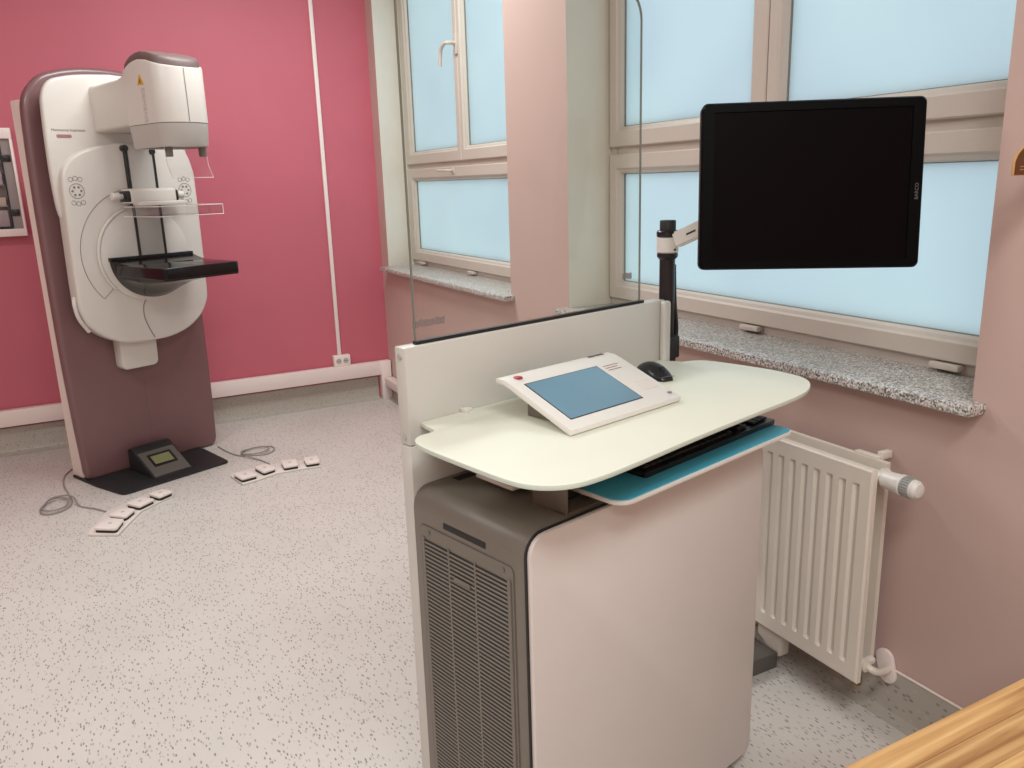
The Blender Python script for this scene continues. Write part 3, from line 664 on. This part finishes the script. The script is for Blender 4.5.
for a, b in (((x0, y0, zb), (x1, y0, zb)), ((x0, y0, zt_), (x1, y0, zt_)), ((x0, y1, 1.402), (x1, y1, 1.402)), ((x1, y0, zb), (x1, y0, zt_)), ((x1, y0, zt_), (x1, y1, zt_)), ((x0, y0, zt_), (x0, y1, zt_)), ((x0, y1, zb), (x0, y0, zb))): tube(ed, [a, b], .0018, 5)
finish('paddle_edge', ed, 'acryledge', cg)
# neck and tube head
nk = BM(); secs = []
for w_, x0, x1, z0, z1 in ((-.098, .252, .498, 1.730, 1.945), (-.16, .252, .498, 1.733, 1.942), (-.36, .255, .495, 1.738, 1.950), (-.43, .252, .498, 1.738, 1.962), (-.47, .250, .500, 1.738, 1.975)):
    secs.append([(x, w_, z) for x, z in rrect(x0, x1, z0, z1, .018, 4)])
hd_n = finish('neck', loft(nk, secs), 'mwhite', mm, smooth=40)
foot = rpoly([(.25, -.42, .03), (.25, -.775, .10), (.486, -.775, .10), (.486, -.42, .03)], 10)
def zt(w_):
    ks = [(-.40, 1.950), (-.44, 1.972), (-.50, 2.000), (-.57, 2.012), (-.64, 2.003), (-.72, 1.980), (-.80, 1.962)]
    for (a, za), (b, zb) in zip(ks, ks[1:]):
        if b <= w_ <= a: return za+(zb-za)*(w_-a)/(b-a)
    return ks[-1][1]
def fsec(scale, fz):
    cx, cy = .368, -.60
    return [(cx+(x-cx)*scale, cy+(y-cy)*scale, fz(cy+(y-cy)*scale)) for x, y in dense]
dense = []
for i in range(len(foot)):
    a, b = Vector(foot[i]), Vector(foot[(i+1) % len(foot)]); k = max(1, int((b-a).length/.03))
    dense += [tuple(a.lerp(b, j/k)) for j in range(k)]
def cap_loft(name, secs, m, parent):
    bm = BM(); rings = [[bm.verts.new(p) for p in s] for s in secs]
    for a, b in zip(rings, rings[1:]):
        for k in range(len(a)): bm.faces.new((a[k], a[(k+1) % len(a)], b[(k+1) % len(a)], b[k]))
    for r_ in (rings[0], rings[-1]):
        c = bm.verts.new(sum((v.co for v in r_), Vector())/len(r_))
        for k in range(len(r_)): bm.faces.new((r_[k], r_[(k+1) % len(r_)], c))
    return finish(name, bm, m, parent, smooth=40)
hd = cap_loft('tube_head', [fsec(1, lambda w_: 1.741), fsec(1, lambda w_: zt(w_)-.008), fsec(.985, lambda w_: zt(w_)), fsec(.93, lambda w_: zt(w_)+.001)], 'mwhite', mm)
cap_loft('head_cap', [fsec(.945, lambda w_: zt(w_)-.004), fsec(.935, lambda w_: zt(w_)+.022), fsec(.88, lambda w_: zt(w_)+.034), fsec(.7, lambda w_: zt(w_)+.038), fsec(.35, lambda w_: zt(w_)+.040)], 'capbrown', hd)
cap_loft('collimator', [fsec(.93, lambda w_: 1.640), fsec(.95, lambda w_: 1.648), fsec(.992, lambda w_: 1.7385)], 'mgrey', hd)
finish('shadow_gap', prism(BM(), [(.368+(x-.368)*.97, -.6+(y+.6)*.97) for x, y in foot], 'z', 1.736, 1.743), 'dark', hd)
bm = BM(); pts = [(.352, -.7762, 1.745), (.352, -.7762, 1.85), (.350, -.7762, 1.972)]; tube(bm, pts, .0012, 5); finish('front_seam', bm, 'ink', hd)
# markings on the left face of the head
tri = BM(); prism(tri, [(-.616, 1.905), (-.560, 1.905), (-.588, 1.950)], 'x', .2490, .2502)
tro = finish('warning_sign', tri, 'yellow', hd, smooth=0)
tri = BM(); prism(tri, [(-.596, 1.913), (-.580, 1.913), (-.588, 1.932)], 'x', .2486, .2492); finish('warning_symbol', tri, 'darkink', hd, smooth=0)
text('embossed_lettering', 'SIEMENS', .040, 'mgrey', hd, frame_m((.2494, -.600, 1.818), (0, 0, -1), (0, -1, 0)))
# face shield
fs = BM(); q0, q1 = .282, .484
secs = [[(q0, -.66, 1.642), (q1, -.66, 1.642), (q1, -.663, 1.642), (q0, -.663, 1.642)], [(q0, -.67, 1.56), (q1, -.67, 1.56), (q1, -.673, 1.56), (q0, -.673, 1.56)], [(q0, -.70, 1.505), (q1, -.70, 1.505), (q1, -.703, 1.505), (q0, -.703, 1.505)]]
fso = finish('face_shield', loft(fs, secs), 'acryl', mm, smooth=0)
ed = BM(); tube(ed, [(q0, -.66, 1.64), (q0, -.67, 1.56), (q0, -.70, 1.505), (q1, -.70, 1.505), (q1, -.67, 1.56), (q1, -.66, 1.64)], .0017, 5); finish('shield_edge', ed, 'acryledge', fso)
for x in (.300, .466): finish('shield_clip', B(x-.014, x+.014, -.675, -.650, 1.598, 1.645, .003), 'taupe', fso)
finish('shield_rail', B(.275, .485, -.655, -.48, 1.6385, 1.6455, .001), 'taupedark', hd)

# ------------------------------------------------------------------ foot pedals and their cables
def pedals(label, base, quads, cable, grp):
    c = [sum(p[i] for p in base)/len(base) for i in (0, 1)]
    t = thing('foot_pedal_strip', label, 'foot pedal', (c[0], c[1], 0), 0, grp)
    L = lambda p: (p[0]-c[0], p[1]-c[1])
    finish('base_strip', prism(BM(), [L(p) for p in base], 'z', .0, .011, .003), 'pedalbase', t)
    for q in quads:
        q = [L(p) for p in q]; qc = Vector((sum(p[0] for p in q)/4, sum(p[1] for p in q)/4))
        # key plate hinged at the rear, raised over a dark body
        def off(p, s): v = qc+(Vector(p)-qc)*s; return (v.x, v.y)
        bd = finish('pedal', prism(BM(), rpoly([(*off(p, 1.0), .012) for p in q], 4), 'z', .023, .034, .003), 'pedal', t)
        finish('pedal_body', prism(BM(), rpoly([(*off(p, .93), .01) for p in q], 3), 'z', .0105, .0235), 'softblack', bd)
        finish('pedal_mark', lathe(BM(), [(.009, .0338), (.009, .0345), (.006, .0348)], 'z', (qc.x, qc.y, 0), 12), 'mgrey', bd)
    cb = finish('cable', tube(BM(), smoothcurve([(p[0]-c[0], p[1]-c[1], .0045 if len(p) < 3 else p[2]) for p in cable], False, 6), .004, 6), 'cable', t)
    return t
pedals('white four-key foot pedal strip at the left, in front of the black base plate',
       [(-.148, 3.775), (-.032, 3.703), (.074, 3.94), (.175, 4.031), (.231, 4.069), (.21, 4.173), (.101, 4.15), (.002, 4.081), (-.067, 4.022), (-.144, 3.82)],
       [[(-.125, 3.775), (-.069, 3.878), (.0, 3.815), (-.036, 3.712)], [(-.062, 3.905), (.0, 3.985), (.052, 3.915), (.006, 3.835)], [(.016, 4.02), (.085, 4.078), (.143, 4.005), (.070, 3.940)], [(.118, 4.098), (.186, 4.138), (.230, 4.066), (.162, 4.018)]],
       [(-.214, 4.80), (-.246, 4.70), (-.25, 4.563), (-.227, 4.391), (-.213, 4.293), (-.222, 4.198), (-.27, 4.145), (-.326, 4.153), (-.345, 4.233), (-.300, 4.335, .0125), (-.235, 4.31, .0125), (-.235, 4.20, .0125), (-.29, 4.165, .0125), (-.335, 4.21, .0125), (-.306, 4.312, .0205), (-.248, 4.334, .0205), (-.203, 4.283, .0205), (-.18, 4.186, .0045), (-.115, 4.104), (-.067, 4.033)], 'foot pedal strips')
pedals('white four-key foot pedal strip at the right of the aubergine column',
       [(.518, 4.204), (.552, 4.045), (.625, 4.066), (.738, 4.116), (.854, 4.116), (.965, 4.098), (.995, 4.232), (.917, 4.243), (.819, 4.261), (.747, 4.274), (.656, 4.262), (.527, 4.239)],
       [[(.526, 4.165), (.552, 4.058), (.634, 4.078), (.608, 4.190)], [(.640, 4.215), (.668, 4.100), (.738, 4.130), (.708, 4.238)], [(.784, 4.238), (.776, 4.122), (.852, 4.118), (.862, 4.230)], [(.900, 4.222), (.890, 4.112), (.962, 4.104), (.976, 4.218)]],
       [(.540, 4.775), (.572, 4.642), (.614, 4.543), (.665, 4.51), (.749, 4.48), (.807, 4.527), (.812, 4.598), (.753, 4.636), (.679, 4.622), (.635, 4.565), (.675, 4.505, .0125), (.745, 4.505, .0125), (.785, 4.56, .0125), (.745, 4.612, .0125), (.680, 4.60, .0125), (.631, 4.545, .0205), (.657, 4.468, .0125), (.706, 4.391), (.735, 4.30)], 'foot pedal strips')

# ------------------------------------------------------------------ radiator
ra = thing('radiator', 'white ribbed panel radiator with thermostat valve under the large window', 'radiator', (1.70, 1.75, 0), 0)
XF = 1.640-1.70; Y0, Y1 = 1.258-1.75, 2.30-1.75
def rad_panel(xf, dirx, ya, yb, za, zb):
    ys = [ya, ya+.004]; n = int((yb-ya-.05)/.0415)
    yb_ = [(ya, .004), (ya+.004, 0)]
    prof_y = [(ya, 0, 0), (ya+.005, 1, 0)]
    for i in range(n):
        y = ya+.036+i*.0415
        prof_y += [(y, 1, 0), (y+.006, 1, 1), (y+.015, 1, 1), (y+.021, 1, 0)]
    prof_y += [(yb-.005, 1, 0), (yb, 0, 0)]
    prof_z = [(za, 0, 0), (za+.005, 1, 0), (za+.045, 1, 0), (za+.053, 1, 1), (zb-.053, 1, 1), (zb-.045, 1, 0), (zb-.005, 1, 0), (zb, 0, 0)]
    bm = BM(); g = []
    for y, ey, gy in prof_y:
        row = []
        for z, ez, gz in prof_z:
            dep = (.004 if min(ey, ez) == 0 else 0)+(.0075 if gy and gz else 0)
            row.append(bm.verts.new((xf+dirx*dep, y, z)))
        g.append(row)
    for i in range(len(g)-1):
        for j in range(len(g[0])-1): bm.faces.new((g[i][j], g[i+1][j], g[i+1][j+1], g[i][j+1]))
    # rear skin
    q = [bm.verts.new((xf+dirx*.018, y, z)) for y, z in ((ya, za), (yb, za), (yb, zb), (ya, zb))]
    bm.faces.new(q)
    edge = [g[i][0] for i in range(len(g))]
    for A in ([g[i][0] for i in range(len(g))], [g[i][-1] for i in range(len(g))]):
        k = (q[0], q[1]) if A[0] is g[0][0] else (q[3], q[2]); bm.faces.new(A+[k[1], k[0]])
    for A, k in ((g[0], (q[0], q[3])), (g[-1], (q[1], q[2]))): bm.faces.new(A+[k[1], k[0]])
    return bm
finish('front_panel', rad_panel(XF, 1, Y0, Y1, .138, .732), 'rad', ra, smooth=12)
finish('back_panel', rad_panel(1.752-1.70, -1, Y0+.034, Y1, .145, .724), 'rad', ra, smooth=12)
cf = BM(); n = int((Y1-Y0-.11)/.025)
for i in range(n): box(cf, XF+.0185, .0335, Y0+.085+i*.025, Y0+.0865+i*.025, .18, .700)
f = finish('convector_fins', cf, 'rad', ra, smooth=0); f['kind'] = 'stuff'
hd2 = BM()
for z in (.165, .700):
    tube(hd2, [(-.001, Y0+.012, z), (-.001, Y1-.012, z)], .014, 10)
    tube(hd2, [(XF+.012, Y0+.03, z), (.036, Y0+.03, z)], .012, 10)
finish('header_pipe', hd2, 'rad', ra)
V0 = Y0+.022                                                   # valve runs along the wall towards the room
tv = BM(); tube(tv, [(XF+.014, Y0+.026, .703), (-.02, Y0+.018, .703), (.02, Y0+.030, .703)], .012, 12); lathe(tv, [(.013, V0+.015), (.017, V0+.0), (.017, V0-.016), (.022, V0-.022), (.0245, V0-.062), (.025, V0-.066)], 'y', (-.014, 0, .703), 24)
th = finish('thermostat_valve', tv, 'white', ra)
finish('setting_ring', lathe(BM(), [(.0255, V0-.066), (.0265, V0-.068), (.0265, V0-.074), (.024, V0-.076)], 'y', (-.014, 0, .703), 24), 'white', th)
kn = BM(); lathe(kn, [(.0245, V0-.0765), (.024, V0-.100), (.0235, V0-.101)], 'y', (-.014, 0, .703), 32)
for i in range(24): a = 2*PI*i/24; box(kn, -.014+.0242*math.cos(a)-.0014, -.014+.0242*math.cos(a)+.0014, V0-.098, V0-.078, .703+.0242*math.sin(a)-.0014, .703+.0242*math.sin(a)+.0014)
finish('thermostat_knob', kn, 'knurl', th)
finish('knob_end', lathe(BM(), [(.0235, V0-.101), (.0225, V0-.111), (.017, V0-.118), (.006, V0-.120)], 'y', (-.014, 0, .703), 24), 'white', th)
bk = BM(); box(bk, .05, .088, 1.318-1.75, 1.335-1.75, .722, .742, .002); box(bk, .036, .056, 1.325-1.75, 1.395-1.75, .723, .731, .002); finish('wall_bracket', bk, 'rad', ra)
# return pipe with elbow and an oval cover plate on the wall
rp_ = BM(); tube(rp_, smoothcurve([(.0, Y0+.04, .165), (.0, Y0+.005, .162), (.02, Y0-.004, .150), (.05, Y0+.0, .140), (.079, Y0+.006, .135)]), .0095, 10)
lathe(rp_, [(.013, Y0+.045), (.017, Y0+.043), (.017, Y0+.012), (.013, Y0+.010)], 'y', (-.004, 0, .166), 16)
finish('return_pipe', rp_, 'rad', ra)
finish('cover_plate', prism(BM(), [(a, b) for a, b in rpoly([(1.234-1.75, .090, .026), (1.290-1.75, .090, .026), (1.318-1.75, .185, .026), (1.262-1.75, .185, .026)])], 'x', .076, .089, .004), 'trunk', ra)
dv_ = BM(); lathe(dv_, [(.010, .118), (.012, .121), (.012, .140)], 'z', (-.03, Y0+.020, 0), 12); finish('drain_plug', dv_, 'brass', ra)
sb_ = BM(); prism(sb_, rpoly([(1.560-1.75, .036, .012), (1.600-1.75, .026, .012), (1.632-1.75, .060, .01), (1.655-1.75, .07, .005), (1.655-1.75, .150, 0), (1.555-1.75, .150, 0)]), 'x', -.015, .02, .004); finish('floor_bracket', sb_, 'rad', ra)

# ------------------------------------------------------------------ floor duct by the wall
o = finish('pipe_duct', B(1.325, 1.682, 1.566, 1.69, .0, .052, .004), 'taupedark')
tag(o, 'low dark taupe pipe duct on the floor under the radiator', 'duct')

# ------------------------------------------------------------------ wooden table, lower right
tbx = thing('wooden_table', 'oak table with striped grain in the lower right corner', 'table', (1.26, .19, 0), 0)
ty = -.55; k = 0
while ty < .3865:
    t2_ = min(.387, ty+(.052, .047, .056, .044)[k % 4]); t2_ = .387 if .387-t2_ < .02 else t2_
    finish('stave', B(-.516, .47, ty, t2_-.0002, .705, .735, .0005, 1), 'oak', tbx, smooth=0); ty = t2_; k += 1
for x in (-.46, .41):
    for y in (-.49, .34): finish('leg', B(x-.03, x+.03, y-.03, y+.03, 0, .705, .002), 'oak', tbx)
ap = BM(); box(ap, -.43, .38, .33, .35, .62, .7045); box(ap, -.43, .38, -.50, -.48, .62, .7045); box(ap, -.47, -.45, -.46, .31, .62, .7045); box(ap, .40, .42, -.46, .31, .62, .7045)
finish('apron', ap, 'oak', tbx)

# ------------------------------------------------------------------ wooden bracket board standing out from the window wall
hk = thing('wooden_bracket', 'amber wooden bracket with rounded corner, right of the large window', 'bracket', (1.79, .976, 1.430), 0)
hp = [(-.001, 0), (-.186, 0)]+[tuple(v)[:2] for v in smoothcurve([(-.186, .026, 0), (-.178, .040, 0), (-.160, .0535, 0), (-.125, .068, 0), (-.08, .077, 0)], False, 4)]+[(-.001, .080)]
finish('board', prism(BM(), hp, 'y', .0, .006, .0012), 'amberedge', hk)
cx_, cz_ = -.09, .04
finish('board_face', prism(BM(), [(cx_+(a-cx_)*.985, cz_+(b-cz_)*.965) for a, b in hp], 'y', -.0012, .0008), 'amber', hk, smooth=0)  # thin overlay in the darkened wood tone, painting the face as backlit
for z in (.010, .016): finish('groove', B(-.17, -.002, -.0018, -.0011, z, z+.0016), 'amberedge', hk)

# ------------------------------------------------------------------ conduit and double socket on the magenta wall
cdt = finish('cable_conduit', B(1.428, 1.452, 5.300, 5.3195, .343, ZC-.002, .002), 'trunk'); tag(cdt, 'narrow white cable conduit running up the magenta wall', 'conduit')
sk = thing('double_socket', 'white double socket box at the foot of the wall conduit', 'socket', (1.449, 5.3195, .30), 0)
finish('box', B(-.056, .056, -.045, 0, -.0315, .0425, .004), 'trunk', sk)
for x in (-.024, .024):
    so_ = BM(); lathe(so_, [(.0185, -.0465), (.0185, -.0445)], 'y', (x, 0, .0055), 20); so_ = finish('socket_well', so_, 'mgrey', sk)
    ph = BM()
    for dx in (-.007, .007): lathe(ph, [(.0032, -.0472), (.0032, -.046)], 'y', (x+dx, 0, .0055), 8)
    finish('contact_hole', ph, 'dark', so_)

# ------------------------------------------------------------------ wall cabinet at the left edge
wc = thing('wall_cabinet', 'white framed glass-fronted wall cabinet left of the machine', 'cabinet', (-.55, 5.3195, 1.235), 0)
x0, x1, zb, zt_ = -.30, .299, 0, .566
cf = BM(); box(cf, x0, x1, -.078, 0, zt_-.055, zt_, .002); box(cf, x0, x1, -.078, 0, zb, zb+.040, .002); box(cf, x1-.012, x1, -.078, 0, zb+.040, zt_-.055, .001); box(cf, x0, x0+.012, -.078, 0, zb+.040, zt_-.055, .001)
finish('frame', cf, 'trunk', wc)
finish('back_board', B(x0+.012, x1-.012, -.012, -.001, zb+.04, zt_-.055), 'cabin', wc)
for i in range(4):
    z = zb+.045+i*.113
    finish('shelf', B(x0+.014, x1-.070, -.050, -.0125, z, z+.006), 'steel', wc)
    for j, (a, b) in enumerate(((x0+.02, x0+.21), (x0+.215, x0+.36), (x0+.365, x1-.075))):
        finish('stored_box', B(a, b, -.047, -.013, z+.0062, z+.05+.022*((i+j) % 3), .001), 'shelfbeige' if (i+j) % 2 else 'shelflilac', wc)
dr = BM(); ring = [(x0+.014, x1-.058), (x0+.020, x1-.064)]
for a, b, c, d in ((x0+.014, x1-.058, zt_-.068, zt_-.061), (x0+.014, x1-.058, zb+.046, zb+.053), (x1-.064, x1-.058, zb+.053, zt_-.068), (x0+.014, x0+.020, zb+.053, zt_-.068)): box(dr, a, b, -.066, -.060, c, d)
do = finish('door', dr, 'gasket', wc, smooth=0)
finish('door_glass', B(x0+.020, x1-.064, -.064, -.061, zb+.053, zt_-.068), 'acryl', do, smooth=0)
finish('hinge_strip', B(x1-.0575, x1-.0125, -.060, -.053, zb+.041, zt_-.056), 'steel', wc)
for z in (zb+.125, zt_-.155): finish('hinge', B(x1-.056, x1-.020, -.068, -.0605, z-.018, z+.018, .002), 'black', wc)
